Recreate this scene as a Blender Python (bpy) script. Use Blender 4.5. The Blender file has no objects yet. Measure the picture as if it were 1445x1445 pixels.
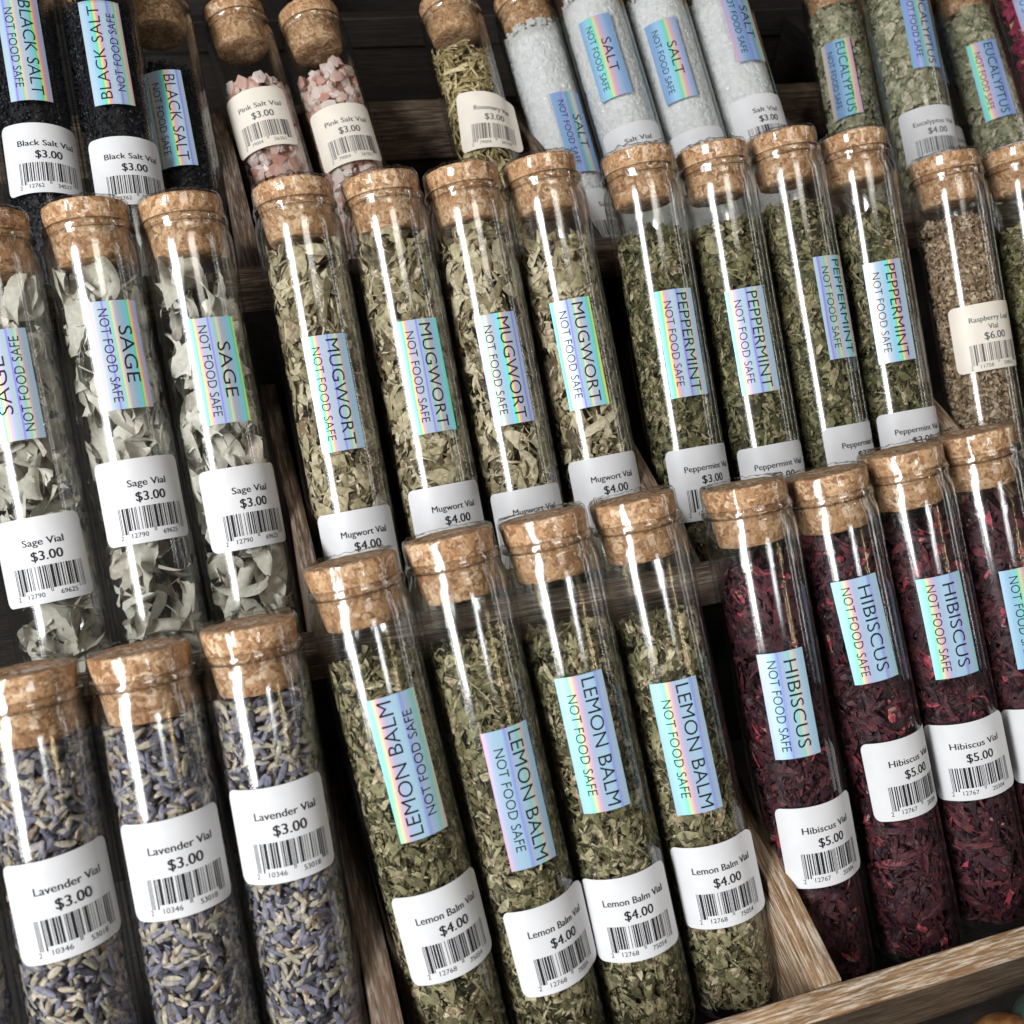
import bpy, bmesh, math, random
import numpy as np
from mathutils import Matrix, Vector

# ------------------------------------------------------------------ camera
scn = bpy.context.scene
COL = scn.collection
MM = 0.001
cam_d = bpy.data.cameras.new('camera')
cam = bpy.data.objects.new('camera', cam_d); COL.objects.link(cam)
cam_d.sensor_width = 36.0
cam_d.lens = 36.87
cam_d.clip_start = 0.01; cam_d.clip_end = 60
AX = np.array([[0.95223952, -0.14803724, 0.26706718],
               [-0.29199321, -0.69732503, 0.65458213],
               [0.0893301, -0.70130077, -0.70724632]])     # rows: world x, y, z as (right, down, forward)
cam.matrix_world = Matrix(((AX[0, 0], -AX[0, 1], -AX[0, 2], 0),
                           (AX[1, 0], -AX[1, 1], -AX[1, 2], 0),
                           (AX[2, 0], -AX[2, 1], -AX[2, 2], 0),
                           (0, 0, 0, 1)))
cam_d.dof.use_dof = True
cam_d.dof.focus_distance = 0.335
cam_d.dof.aperture_fstop = 21.0
scn.camera = cam

# ------------------------------------------------------------------ world, lamps, exposure
w = bpy.data.worlds.new("World"); scn.world = w; w.use_nodes = True
bg = w.node_tree.nodes['Background']
bg.inputs[0].default_value = (0.92, 0.97, 1.0, 1); bg.inputs[1].default_value = 0.022

def area(name, pos, target, long_dir, sx, sy, radiance, col=(1, 1, 1)):
    l = bpy.data.lights.new(name, 'AREA'); l.shape = 'RECTANGLE'
    l.size = sx; l.size_y = sy; l.color = col
    l.energy = radiance * math.pi * sx * sy
    o = bpy.data.objects.new(name, l); COL.objects.link(o)
    p, t = Vector(pos), Vector(target)
    zz = (p - t).normalized()
    yy = Vector(long_dir); yy = (yy - zz * yy.dot(zz)).normalized()
    xx = yy.cross(zz)
    o.matrix_world = Matrix(((xx.x, yy.x, zz.x, p.x), (xx.y, yy.y, zz.y, p.y), (xx.z, yy.z, zz.z, p.z), (0, 0, 0, 1)))
    return o
TG = (0.10, 0.20, -0.20)
area('window_light', (-0.645, -0.245, 0.31), TG, (0, -0.60, -0.75), 0.15, 0.84, 39, (0.97, 0.985, 1.0))
area('window_light', (-0.70, -0.19, 0.17), TG, (0, -0.60, -0.75), 0.022, 0.80, 26, (0.97, 0.985, 1.0))  # extra thin strip added to draw a parallel line beside the window streak
area('ceiling_light', (0.25, -0.20, 1.05), TG, (1, 0, 0), 0.5, 0.35, 6.0, (1.0, 0.94, 0.86))
area('added_edge_light', (1.04, 0.08, 0.16), TG, (0, -0.6, -0.75), 0.045, 0.9, 8.5, (1.0, 0.98, 0.95))  # added lamp without a real source, draws bright right-edge lines on the tubes
area('shop_light', (0.32, -0.65, 0.34), TG, (1, 0, 0), 0.10, 0.14, 16, (0.95, 0.98, 1.0))
area('lamp_strip', (0.64, -0.50, 0.16), TG, (0, -0.6, -0.75), 0.014, 0.14, 40, (1.0, 0.80, 0.45))
scn.view_settings.view_transform = 'Standard'
scn.view_settings.look = 'None'
scn.view_settings.exposure = 0.0
scn.view_settings.gamma = 1.0
scn.view_settings.use_curve_mapping = False
cy = scn.cycles
cy.max_bounces = 16; cy.diffuse_bounces = 6; cy.glossy_bounces = 4
cy.transmission_bounces = 6; cy.transparent_max_bounces = 48
cy.caustics_reflective = False; cy.caustics_refractive = False
cy.sample_clamp_indirect = 6
cy.use_denoising = True

# ------------------------------------------------------------------ materials
MATS = {}
def newmat(name):
    m = bpy.data.materials.new(name); m.use_nodes = True
    nt = m.node_tree
    for n in list(nt.nodes): nt.nodes.remove(n)
    out = nt.nodes.new('ShaderNodeOutputMaterial')
    MATS[name] = m
    return m, nt, out
def N(nt, t, **kw):
    n = nt.nodes.new(t)
    for k, v in kw.items(): setattr(n, k, v)
    return n
def ramp(nt, stops, interp='LINEAR'):
    r = N(nt, 'ShaderNodeValToRGB'); r.color_ramp.interpolation = interp
    e = r.color_ramp.elements
    while len(e) < len(stops): e.new(0.5)
    for el, (p, c) in zip(e, stops):
        el.position = p; el.color = (*c, 1)
    return r
def math_n(nt, op, a, b=None, clamp=False):
    n = N(nt, 'ShaderNodeMath', operation=op); n.use_clamp = clamp
    for i, v in enumerate((a, b)):
        if v is None: continue
        if isinstance(v, (int, float)): n.inputs[i].default_value = v
        else: nt.links.new(v, n.inputs[i])
    return n.outputs[0]

def thin_clear(name, tint, f0, fmax, rough, bump=0, bscale=(1, 1, 1), edge=(0.35, 0.42, 0.40), base_tint=(1, 1, 1), expo=5.0):
    """clear wall: lets light pass, mirrors by a Schlick curve, edges darken where the wall is crossed slantwise"""
    m, nt, out = newmat(name)
    lw = N(nt, 'ShaderNodeLayerWeight'); lw.inputs['Blend'].default_value = 0.5
    p5 = math_n(nt, 'POWER', lw.outputs['Facing'], 4.0)
    fac = math_n(nt, 'ADD', math_n(nt, 'MULTIPLY', p5, fmax - f0), f0, True)
    p3 = math_n(nt, 'POWER', lw.outputs['Facing'], expo)
    mix = N(nt, 'ShaderNodeMix', data_type='RGBA')
    nt.links.new(p3, mix.inputs['Factor'])
    mix.inputs[6].default_value = (*base_tint, 1); mix.inputs[7].default_value = (*edge, 1)
    tr = N(nt, 'ShaderNodeBsdfTransparent'); nt.links.new(mix.outputs[2], tr.inputs[0])
    gl = N(nt, 'ShaderNodeBsdfGlossy'); gl.inputs['Roughness'].default_value = rough
    gl.inputs['Color'].default_value = (*tint, 1)
    if bump:
        tc = N(nt, 'ShaderNodeTexCoord'); mp = N(nt, 'ShaderNodeMapping'); mp.inputs['Scale'].default_value = bscale
        nt.links.new(tc.outputs['Object'], mp.inputs[0])
        no = N(nt, 'ShaderNodeTexNoise'); no.inputs['Scale'].default_value = 1.0; no.inputs['Detail'].default_value = 3
        nt.links.new(mp.outputs[0], no.inputs['Vector'])
        bp = N(nt, 'ShaderNodeBump'); bp.inputs['Strength'].default_value = bump; bp.inputs['Distance'].default_value = 0.001
        nt.links.new(no.outputs[0], bp.inputs['Height']); nt.links.new(bp.outputs[0], gl.inputs['Normal'])
    ms = N(nt, 'ShaderNodeMixShader')
    nt.links.new(fac, ms.inputs[0]); nt.links.new(tr.outputs[0], ms.inputs[1]); nt.links.new(gl.outputs[0], ms.inputs[2])
    nt.links.new(ms.outputs[0], out.inputs[0])
    return m
thin_clear('glass', (1, 1, 1), 0.045, 0.8, 0.125, 0, (160, 160, 6), base_tint=(0.98, 0.982, 0.978))
thin_clear('shrink_film', (1, 1, 1), 0.05, 0.45, 0.13, 0.16, (380, 380, 150), edge=(0.62, 0.62, 0.58), base_tint=(0.97, 0.965, 0.95))

thin_clear('rim_glass', (1, 1, 1), 0.12, 0.9, 0.10, edge=(0.05, 0.035, 0.025), base_tint=(0.97, 0.96, 0.94), expo=1.7)
def cork_mat():
    m, nt, out = newmat('cork')
    tc = N(nt, 'ShaderNodeTexCoord'); oi = N(nt, 'ShaderNodeObjectInfo')
    va = N(nt, 'ShaderNodeVectorMath', operation='ADD')
    nt.links.new(tc.outputs['Object'], va.inputs[0]); nt.links.new(oi.outputs['Random'], va.inputs[1])
    dn = N(nt, 'ShaderNodeTexNoise'); dn.inputs['Scale'].default_value = 260
    nt.links.new(va.outputs[0], dn.inputs['Vector'])
    vm = N(nt, 'ShaderNodeVectorMath', operation='SCALE'); vm.inputs['Scale'].default_value = 0.009
    nt.links.new(dn.outputs['Color'], vm.inputs[0])
    vb = N(nt, 'ShaderNodeVectorMath', operation='ADD')
    nt.links.new(va.outputs[0], vb.inputs[0]); nt.links.new(vm.outputs[0], vb.inputs[1])
    vo = N(nt, 'ShaderNodeTexVoronoi'); vo.inputs['Scale'].default_value = 480
    nt.links.new(vb.outputs[0], vo.inputs['Vector'])
    sep = N(nt, 'ShaderNodeSeparateColor'); nt.links.new(vo.outputs['Color'], sep.inputs[0])
    r1 = ramp(nt, [(0, (0.30, 0.15, 0.07)), (0.25, (0.45, 0.25, 0.125)), (0.6, (0.55, 0.33, 0.175)), (0.85, (0.64, 0.43, 0.26)), (1, (0.72, 0.54, 0.38))])
    nt.links.new(sep.outputs[0], r1.inputs[0])
    ve = N(nt, 'ShaderNodeTexVoronoi', feature='DISTANCE_TO_EDGE'); ve.inputs['Scale'].default_value = 480
    nt.links.new(vb.outputs[0], ve.inputs['Vector'])
    re = ramp(nt, [(0.0, (0.5, 0.38, 0.28)), (0.06, (1, 1, 1))]); nt.links.new(ve.outputs['Distance'], re.inputs[0])
    n2 = N(nt, 'ShaderNodeTexNoise'); n2.inputs['Scale'].default_value = 900; n2.inputs['Detail'].default_value = 4
    nt.links.new(va.outputs[0], n2.inputs['Vector'])
    r2 = ramp(nt, [(0.36, (0.22, 0.13, 0.08)), (0.46, (1, 1, 1)), (0.66, (1.15, 1.15, 1.1))]); nt.links.new(n2.outputs[0], r2.inputs[0])
    mx = N(nt, 'ShaderNodeMix', data_type='RGBA', blend_type='MULTIPLY'); mx.inputs[0].default_value = 0.75
    nt.links.new(r1.outputs[0], mx.inputs[6]); nt.links.new(re.outputs[0], mx.inputs[7])
    mx2 = N(nt, 'ShaderNodeMix', data_type='RGBA', blend_type='MULTIPLY'); mx2.inputs[0].default_value = 0.8
    mx2.inputs[0].default_value = 0.55
    nt.links.new(mx.outputs[2], mx2.inputs[6]); nt.links.new(r2.outputs[0], mx2.inputs[7])
    p = N(nt, 'ShaderNodeBsdfPrincipled'); p.inputs['Roughness'].default_value = 0.7
    nt.links.new(mx2.outputs[2], p.inputs['Base Color'])
    bp = N(nt, 'ShaderNodeBump'); bp.inputs['Strength'].default_value = 0.5; bp.inputs['Distance'].default_value = 0.0004
    nt.links.new(n2.outputs[0], bp.inputs['Height']); nt.links.new(bp.outputs[0], p.inputs['Normal'])
    nt.links.new(p.outputs[0], out.inputs[0])
cork_mat()

def wood_mat(name, axis, dark, mid, light, white, wamt):
    m, nt, out = newmat(name)
    tc = N(nt, 'ShaderNodeTexCoord'); mp = N(nt, 'ShaderNodeMapping')
    sc = [1, 1, 1]
    for i in range(3): sc[i] = 40 if i == axis else 1000
    mp.inputs['Scale'].default_value = sc
    nt.links.new(tc.outputs['Object'], mp.inputs[0])
    n1 = N(nt, 'ShaderNodeTexNoise'); n1.inputs['Scale'].default_value = 1; n1.inputs['Detail'].default_value = 9; n1.inputs['Roughness'].default_value = 0.68; n1.inputs['Distortion'].default_value = 0.6
    nt.links.new(mp.outputs[0], n1.inputs['Vector'])
    r1 = ramp(nt, [(0.28, dark), (0.5, mid), (0.72, light)]); nt.links.new(n1.outputs[0], r1.inputs[0])
    mp2 = N(nt, 'ShaderNodeMapping'); sc2 = [1, 1, 1]
    for i in range(3): sc2[i] = 120 if i == axis else 1700
    mp2.inputs['Scale'].default_value = sc2; mp2.inputs['Location'].default_value = (3, 7, 1)
    nt.links.new(tc.outputs['Object'], mp2.inputs[0])
    n2 = N(nt, 'ShaderNodeTexNoise'); n2.inputs['Scale'].default_value = 0.8; n2.inputs['Detail'].default_value = 8; n2.inputs['Roughness'].default_value = 0.7
    nt.links.new(mp2.outputs[0], n2.inputs['Vector'])
    r2 = ramp(nt, [(0.47, (0, 0, 0)), (0.66, (wamt,) * 3)]); nt.links.new(n2.outputs[0], r2.inputs[0])
    n3 = N(nt, 'ShaderNodeTexNoise'); n3.inputs['Scale'].default_value = 35; n3.inputs['Detail'].default_value = 2
    nt.links.new(tc.outputs['Object'], n3.inputs['Vector'])
    r3 = ramp(nt, [(0.3, (0.55,) * 3), (0.7, (1.15,) * 3)]); nt.links.new(n3.outputs[0], r3.inputs[0])
    mx = N(nt, 'ShaderNodeMix', data_type='RGBA', blend_type='MULTIPLY'); mx.inputs[0].default_value = 1
    nt.links.new(r1.outputs[0], mx.inputs[6]); nt.links.new(r3.outputs[0], mx.inputs[7])
    m2 = N(nt, 'ShaderNodeMix', data_type='RGBA'); nt.links.new(r2.outputs[0], m2.inputs[0])
    nt.links.new(mx.outputs[2], m2.inputs[6]); m2.inputs[7].default_value = (*white, 1)
    p = N(nt, 'ShaderNodeBsdfPrincipled'); p.inputs['Roughness'].default_value = 0.6
    nt.links.new(m2.outputs[2], p.inputs['Base Color'])
    bp = N(nt, 'ShaderNodeBump'); bp.inputs['Strength'].default_value = 0.6; bp.inputs['Distance'].default_value = 0.0006
    nt.links.new(n1.outputs[0], bp.inputs['Height']); nt.links.new(bp.outputs[0], p.inputs['Normal'])
    nt.links.new(p.outputs[0], out.inputs[0])
for ax, tg in ((0, 'across'), (1, 'along')):
    wood_mat('aged_wood_' + tg, ax, (0.07, 0.042, 0.026), (0.22, 0.14, 0.09), (0.38, 0.27, 0.19), (0.68, 0.60, 0.52), 0.9)
    wood_mat('stained_wood_' + tg, ax, (0.022, 0.013, 0.008), (0.07, 0.042, 0.024), (0.15, 0.095, 0.055), (0.32, 0.25, 0.18), 0.6)  # darker tone paints shade on the front rail's face and the dim rear rail
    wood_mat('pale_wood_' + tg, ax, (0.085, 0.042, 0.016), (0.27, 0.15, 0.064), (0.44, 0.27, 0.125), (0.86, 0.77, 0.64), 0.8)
    wood_mat('brown_wood_' + tg, ax, (0.035, 0.02, 0.012), (0.12, 0.07, 0.042), (0.24, 0.155, 0.10), (0.52, 0.44, 0.36), 0.6)
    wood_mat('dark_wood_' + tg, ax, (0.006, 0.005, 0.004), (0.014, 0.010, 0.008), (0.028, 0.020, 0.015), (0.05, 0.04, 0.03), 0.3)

def filling_mat(name, stops, rough=0.75, spec=0.3, hue=0.06, bumps=0, sss=0, vary=0.8, mott=0.55, scatter=0):
    m, nt, out = newmat(name)
    g = N(nt, 'ShaderNodeNewGeometry')
    r = ramp(nt, stops)
    tc = N(nt, 'ShaderNodeTexCoord')
    nm_ = N(nt, 'ShaderNodeTexNoise'); nm_.inputs['Scale'].default_value = 420; nm_.inputs['Detail'].default_value = 3
    nt.links.new(tc.outputs['Object'], nm_.inputs['Vector'])
    fa = math_n(nt, 'ADD', g.outputs['Random Per Island'], math_n(nt, 'MULTIPLY', math_n(nt, 'SUBTRACT', nm_.outputs[0], 0.5), mott), True)
    nt.links.new(fa, r.inputs[0])
    no = N(nt, 'ShaderNodeTexNoise'); no.inputs['Scale'].default_value = 700; no.inputs['Detail'].default_value = 2
    nt.links.new(tc.outputs['Object'], no.inputs['Vector'])
    rr = ramp(nt, [(0.3, (0.62,) * 3), (0.7, (1.3,) * 3)]); nt.links.new(no.outputs[0], rr.inputs[0])
    mx = N(nt, 'ShaderNodeMix', data_type='RGBA', blend_type='MULTIPLY'); mx.inputs[0].default_value = vary
    nt.links.new(r.outputs[0], mx.inputs[6]); nt.links.new(rr.outputs[0], mx.inputs[7])
    p = N(nt, 'ShaderNodeBsdfPrincipled'); p.inputs['Roughness'].default_value = rough
    p.inputs['Specular IOR Level'].default_value = spec
    nt.links.new(mx.outputs[2], p.inputs['Base Color'])
    if scatter:
        p.inputs['Subsurface Weight'].default_value = scatter; p.inputs['Subsurface Radius'].default_value = (1, 0.95, 0.9); p.inputs['Subsurface Scale'].default_value = 0.0025
    if bumps:
        bp = N(nt, 'ShaderNodeBump'); bp.inputs['Strength'].default_value = bumps; bp.inputs['Distance'].default_value = 0.0003
        nt.links.new(no.outputs[0], bp.inputs['Height']); nt.links.new(bp.outputs[0], p.inputs['Normal'])
    if sss:
        tl = N(nt, 'ShaderNodeBsdfTranslucent'); nt.links.new(mx.outputs[2], tl.inputs[0])
        ms = N(nt, 'ShaderNodeMixShader'); ms.inputs[0].default_value = sss
        nt.links.new(p.outputs[0], ms.inputs[1]); nt.links.new(tl.outputs[0], ms.inputs[2]); nt.links.new(ms.outputs[0], out.inputs[0])
    else:
        nt.links.new(p.outputs[0], out.inputs[0])
filling_mat('lavender_buds', [(0, (0.045, 0.042, 0.052)), (0.2, (0.13, 0.125, 0.16)), (0.45, (0.22, 0.215, 0.29)), (0.55, (0.35, 0.315, 0.33)), (0.72, (0.33, 0.30, 0.21)), (0.92, (0.58, 0.50, 0.41)), (1, (0.20, 0.13, 0.09))], bumps=1.2, mott=0.5)
filling_mat('lemon_balm_leaves', [(0, (0.035, 0.03, 0.016)), (0.3, (0.15, 0.136, 0.064)), (0.6, (0.29, 0.262, 0.14)), (0.85, (0.50, 0.44, 0.275)), (0.95, (0.24, 0.15, 0.09)), (1, (0.62, 0.54, 0.37))], sss=0.1, bumps=0.6)
filling_mat('peppermint_leaves', [(0, (0.03, 0.028, 0.013)), (0.35, (0.11, 0.105, 0.044)), (0.65, (0.22, 0.203, 0.094)), (0.88, (0.38, 0.34, 0.19)), (0.95, (0.19, 0.12, 0.07)), (1, (0.55, 0.48, 0.31))], sss=0.1, bumps=0.6)
filling_mat('hibiscus_petals', [(0, (0.022, 0.009, 0.012)), (0.45, (0.052, 0.016, 0.024)), (0.80, (0.088, 0.023, 0.030)), (0.95, (0.15, 0.036, 0.042)), (0.985, (0.48, 0.06, 0.10)), (0.994, (0.40, 0.06, 0.09)), (1, (0.42, 0.30, 0.2))], rough=0.55, spec=0.35, sss=0.05, bumps=0.8, mott=0.16)
filling_mat('sage_leaves', [(0, (0.42, 0.40, 0.33)), (0.4, (0.55, 0.53, 0.45)), (0.8, (0.68, 0.66, 0.58)), (1, (0.46, 0.40, 0.33))], sss=0.08, rough=0.9, bumps=0.4, vary=0.35, mott=0.4)
filling_mat('mugwort_leaves', [(0, (0.10, 0.072, 0.04)), (0.25, (0.31, 0.26, 0.145)), (0.6, (0.50, 0.43, 0.27)), (0.9, (0.68, 0.60, 0.43)), (1, (0.26, 0.17, 0.10))], sss=0.1, bumps=0.6)
filling_mat('raspberry_leaves', [(0, (0.24, 0.155, 0.09)), (0.4, (0.40, 0.28, 0.17)), (0.75, (0.54, 0.41, 0.27)), (1, (0.66, 0.56, 0.42))], sss=0.1, bumps=0.6)
filling_mat('black_salt_grains', [(0, (0.004, 0.004, 0.006)), (0.85, (0.009, 0.009, 0.012)), (1, (0.04, 0.045, 0.06))], rough=0.5, spec=0.3)
filling_mat('pink_salt_grains', [(0, (0.66, 0.32, 0.24)), (0.3, (0.82, 0.58, 0.49)), (0.7, (0.90, 0.78, 0.72)), (1, (0.92, 0.87, 0.84))], rough=0.25, spec=0.5, vary=0.1, mott=0.4, sss=0.35)
filling_mat('white_salt_grains', [(0, (0.86, 0.87, 0.87)), (1, (0.94, 0.945, 0.945))], rough=0.25, spec=0.5, vary=0.0, sss=0.3, mott=0.3)
filling_mat('rosemary_needles', [(0, (0.22, 0.16, 0.06)), (0.5, (0.45, 0.36, 0.17)), (1, (0.66, 0.56, 0.32))], bumps=0.3)
filling_mat('eucalyptus_leaves', [(0, (0.20, 0.195, 0.11)), (0.4, (0.34, 0.34, 0.21)), (0.8, (0.48, 0.47, 0.33)), (1, (0.66, 0.58, 0.43))], sss=0.1, bumps=0.4)
filling_mat('rose_petals', [(0, (0.15, 0.012, 0.04)), (0.5, (0.32, 0.025, 0.085)), (0.88, (0.46, 0.06, 0.14)), (0.93, (0.6, 0.30, 0.16)), (1, (0.65, 0.45, 0.2))], sss=0.15, bumps=0.6)

def plain(name, c, rough=0.5, spec=0.4):
    m, nt, out = newmat(name)
    p = N(nt, 'ShaderNodeBsdfPrincipled'); p.inputs['Base Color'].default_value = (*c, 1)
    p.inputs['Roughness'].default_value = rough; p.inputs['Specular IOR Level'].default_value = spec
    nt.links.new(p.outputs[0], out.inputs[0]); return m
plain('ink', (0.012, 0.012, 0.016), 0.6, 0.2)
plain('faded_ink', (0.16, 0.14, 0.13), 0.6, 0.2)
plain('grey_ink', (0.10, 0.10, 0.105), 0.6, 0.2)
def paper(name, c):
    m, nt, out = newmat(name)
    tc = N(nt, 'ShaderNodeTexCoord'); no = N(nt, 'ShaderNodeTexNoise'); no.inputs['Scale'].default_value = 160; no.inputs['Detail'].default_value = 4
    nt.links.new(tc.outputs['Object'], no.inputs['Vector'])
    r = ramp(nt, [(0.3, tuple(v * 0.93 for v in c)), (0.7, c)]); nt.links.new(no.outputs[0], r.inputs[0])
    p = N(nt, 'ShaderNodeBsdfPrincipled'); p.inputs['Roughness'].default_value = 0.45; p.inputs['Specular IOR Level'].default_value = 0.35
    nt.links.new(r.outputs[0], p.inputs['Base Color'])
    bp = N(nt, 'ShaderNodeBump'); bp.inputs['Strength'].default_value = 0.12; bp.inputs['Distance'].default_value = 0.0004
    nt.links.new(no.outputs[0], bp.inputs['Height']); nt.links.new(bp.outputs[0], p.inputs['Normal'])
    nt.links.new(p.outputs[0], out.inputs[0])
paper('white_paper', (0.64, 0.64, 0.65)); paper('cream_paper', (0.74, 0.68, 0.59))

def holo_mat(name, freq, sat, base, rnd):
    """silver foil whose hue turns with the angle of reflection across the tube, like a diffraction grating"""
    m, nt, out = newmat(name)
    tc = N(nt, 'ShaderNodeTexCoord'); oi = N(nt, 'ShaderNodeObjectInfo')
    sx = N(nt, 'ShaderNodeSeparateXYZ'); nt.links.new(tc.outputs['Reflection'], sx.inputs[0])
    up = math_n(nt, 'ADD', math_n(nt, 'MULTIPLY', sx.outputs[1], -0.70), math_n(nt, 'MULTIPLY', sx.outputs[2], 0.70))
    ang = math_n(nt, 'ARCTAN2', sx.outputs[0], up)
    no = N(nt, 'ShaderNodeTexNoise'); no.inputs['Scale'].default_value = 22; no.inputs['Detail'].default_value = 1
    nt.links.new(tc.outputs['Object'], no.inputs['Vector'])
    v = math_n(nt, 'MULTIPLY', ang, freq)
    v = math_n(nt, 'ADD', v, math_n(nt, 'MULTIPLY', oi.outputs['Random'], rnd))
    v = math_n(nt, 'ADD', v, math_n(nt, 'MULTIPLY', no.outputs[0], 0.16))
    v = math_n(nt, 'FRACT', math_n(nt, 'ADD', v, 10.0))
    S = [(0.0, base), (0.10, (0.30, 0.55, 0.74)), (0.17, (0.26, 0.64, 0.70)), (0.22, (0.16, 0.72, 0.42)),
         (0.26, (0.74, 0.76, 0.26)), (0.29, (0.84, 0.48, 0.32)), (0.325, (0.74, 0.36, 0.52)), (0.37, (0.42, 0.46, 0.64)),
         (0.48, base), (0.57, base), (0.61, (0.24, 0.26, 0.80)), (0.65, (0.38, 0.46, 0.64)),
         (0.72, base), (0.78, (0.24, 0.66, 0.56)), (0.82, (0.72, 0.66, 0.42)), (0.86, (0.70, 0.50, 0.52)), (0.90, base), (1.0, base)]
    S = [(p, tuple(max(0.03, base[i] + (c[i] - base[i]) * sat) for i in range(3))) for p, c in S]
    r = ramp(nt, S); nt.links.new(v, r.inputs[0])
    p = N(nt, 'ShaderNodeBsdfPrincipled'); p.inputs['Roughness'].default_value = 0.42; p.inputs['Metallic'].default_value = 0.30
    nt.links.new(r.outputs[0], p.inputs['Base Color'])
    nt.links.new(p.outputs[0], out.inputs[0])
holo_mat('foil_striped', 0.58, 1.25, (0.40, 0.49, 0.58), 0.9)
holo_mat('foil_soft', 0.46, 1.15, (0.42, 0.55, 0.66), 0.9)
holo_mat('foil_pale', 0.33, 0.75, (0.38, 0.57, 0.72), 0.7)
holo_mat('foil_blue', 0.26, 0.8, (0.22, 0.37, 0.60), 0.7)
def stone_mat(name, a, b, c):
    m, nt, out = newmat(name)
    tc = N(nt, 'ShaderNodeTexCoord'); no = N(nt, 'ShaderNodeTexNoise'); no.inputs['Scale'].default_value = 90; no.inputs['Detail'].default_value = 5; no.inputs['Distortion'].default_value = 1.5
    nt.links.new(tc.outputs['Object'], no.inputs['Vector'])
    r = ramp(nt, [(0.3, a), (0.55, b), (0.75, c)]); nt.links.new(no.outputs[0], r.inputs[0])
    p = N(nt, 'ShaderNodeBsdfPrincipled'); p.inputs['Roughness'].default_value = 0.15; p.inputs['Coat Weight'].default_value = 0.5
    nt.links.new(r.outputs[0], p.inputs['Base Color']); nt.links.new(p.outputs[0], out.inputs[0])
stone_mat('green_stone', (0.02, 0.04, 0.035), (0.05, 0.085, 0.075), (0.10, 0.15, 0.13))
stone_mat('orange_stone', (0.16, 0.06, 0.02), (0.36, 0.17, 0.06), (0.5, 0.33, 0.16))
stone_mat('tan_stone', (0.22, 0.13, 0.05), (0.40, 0.27, 0.13), (0.5, 0.38, 0.22))

# ------------------------------------------------------------------ helpers
def mesh_np(name, parts, mat, smooth=False, mat2=None, n2=0):
    """parts: list of (verts (n,3), faces (m,k))"""
    V = []; L = []; st = []; tot = []; off = 0; lo = 0
    for v, f in parts:
        v = np.asarray(v, dtype=np.float32).reshape(-1, 3); f = np.asarray(f, dtype=np.int32)
        V.append(v); L.append((f + off).ravel()); k = f.shape[1]
        st.append(np.arange(len(f), dtype=np.int32) * k + lo); tot.append(np.full(len(f), k, np.int32))
        off += len(v); lo += f.size
    V = np.concatenate(V); L = np.concatenate(L); st = np.concatenate(st); tot = np.concatenate(tot)
    me = bpy.data.meshes.new(name)
    me.vertices.add(len(V)); me.vertices.foreach_set('co', V.ravel())
    me.loops.add(len(L)); me.loops.foreach_set('vertex_index', L)
    me.polygons.add(len(st)); me.polygons.foreach_set('loop_start', st)
    me.update(calc_edges=True)
    me.validate()
    me.polygons.foreach_set('use_smooth', np.full(len(me.polygons), smooth, dtype=bool))
    me.materials.append(MATS[mat])
    if mat2:
        me.materials.append(MATS[mat2])
        idx = np.zeros(len(me.polygons), np.int32); idx[-n2:] = 1; me.polygons.foreach_set('material_index', idx)
    return me
def link(name, me, parent=None):
    o = bpy.data.objects.new(name, me); COL.objects.link(o)
    if parent is not None: o.parent = parent
    return o
def lathe(profile, segs, closed_ends=True):
    pr = np.array(profile, float)
    a = np.linspace(0, 2 * np.pi, segs, endpoint=False)
    v = np.stack([np.outer(pr[:, 0], np.cos(a)), np.outer(pr[:, 0], np.sin(a)), np.repeat(pr[:, 1:2], segs, 1)], -1).reshape(-1, 3)
    f = []
    for i in range(len(pr) - 1):
        for j in range(segs):
            j2 = (j + 1) % segs
            f.append((i * segs + j, (i + 1) * segs + j, (i + 1) * segs + j2, i * segs + j2))
    return v, np.array(f)

# ------------------------------------------------------------------ shared vial meshes (vial axis = z, cork top at z = 0, down = -z), in mm then scaled
R = 13.5; RIN = 12.1; LEN = 153.0
go = [(12.0, -8.8), (12.15, -9.6), (12.4, -10.6), (13.1, -12.0), (13.45, -13.3), (13.5, -15)] + \
     [(13.5, -z) for z in (50, 90, 130, 148)] + [(13.3, -150.5), (12.4, -152.3), (10.8, -153), (0.01, -153)]
gi = [(11.15, -8.4), (11.15, -9.5), (11.5, -11.5), (12.1, -13.5), (12.25, -15)] + [(12.25, -z) for z in (50, 90, 130, 146)] + [(11.6, -149.5), (9.5, -150.8), (0.01, -151)]
vo_, fo_ = lathe(go, 72); vi_, fi_ = lathe(gi, 72)
lip = [(12.0 + 1.05 * math.cos(a), -7.3 + 1.35 * math.sin(a)) for a in np.linspace(0, -2 * math.pi, 17)]
vl_, fl_ = lathe(lip, 72)
glass_me = mesh_np('glass_tube', [(vo_ * MM, fo_), (vi_ * MM, fi_[:, ::-1]), (vl_ * MM, fl_[:, ::-1])], 'glass', True, 'rim_glass', len(fl_))
rng = np.random.default_rng(5)
cork_mes = []
for k in range(4):
    cp = [(0.01, 0), (6, 0.05), (11.6, 0), (12.1, -0.25), (12.25, -0.8), (12.1, -3), (11.7, -5.5), (11.25, -7.5), (10.8, -10), (10.3, -14), (9.9, -16.8), (9.5, -17.3), (5, -17.4), (0.01, -17.4)]
    v, f = lathe(cp, 56)
    jit = rng.normal(0, 0.09, v.shape); jit[:, 2] *= 0.8
    rr = np.hypot(v[:, 0], v[:, 1]); jit[rr < 1] = 0
    v = v + jit
    cork_mes.append(mesh_np('cork_stopper', [(v * MM, f)], 'cork', True))
film_mes = []
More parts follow.
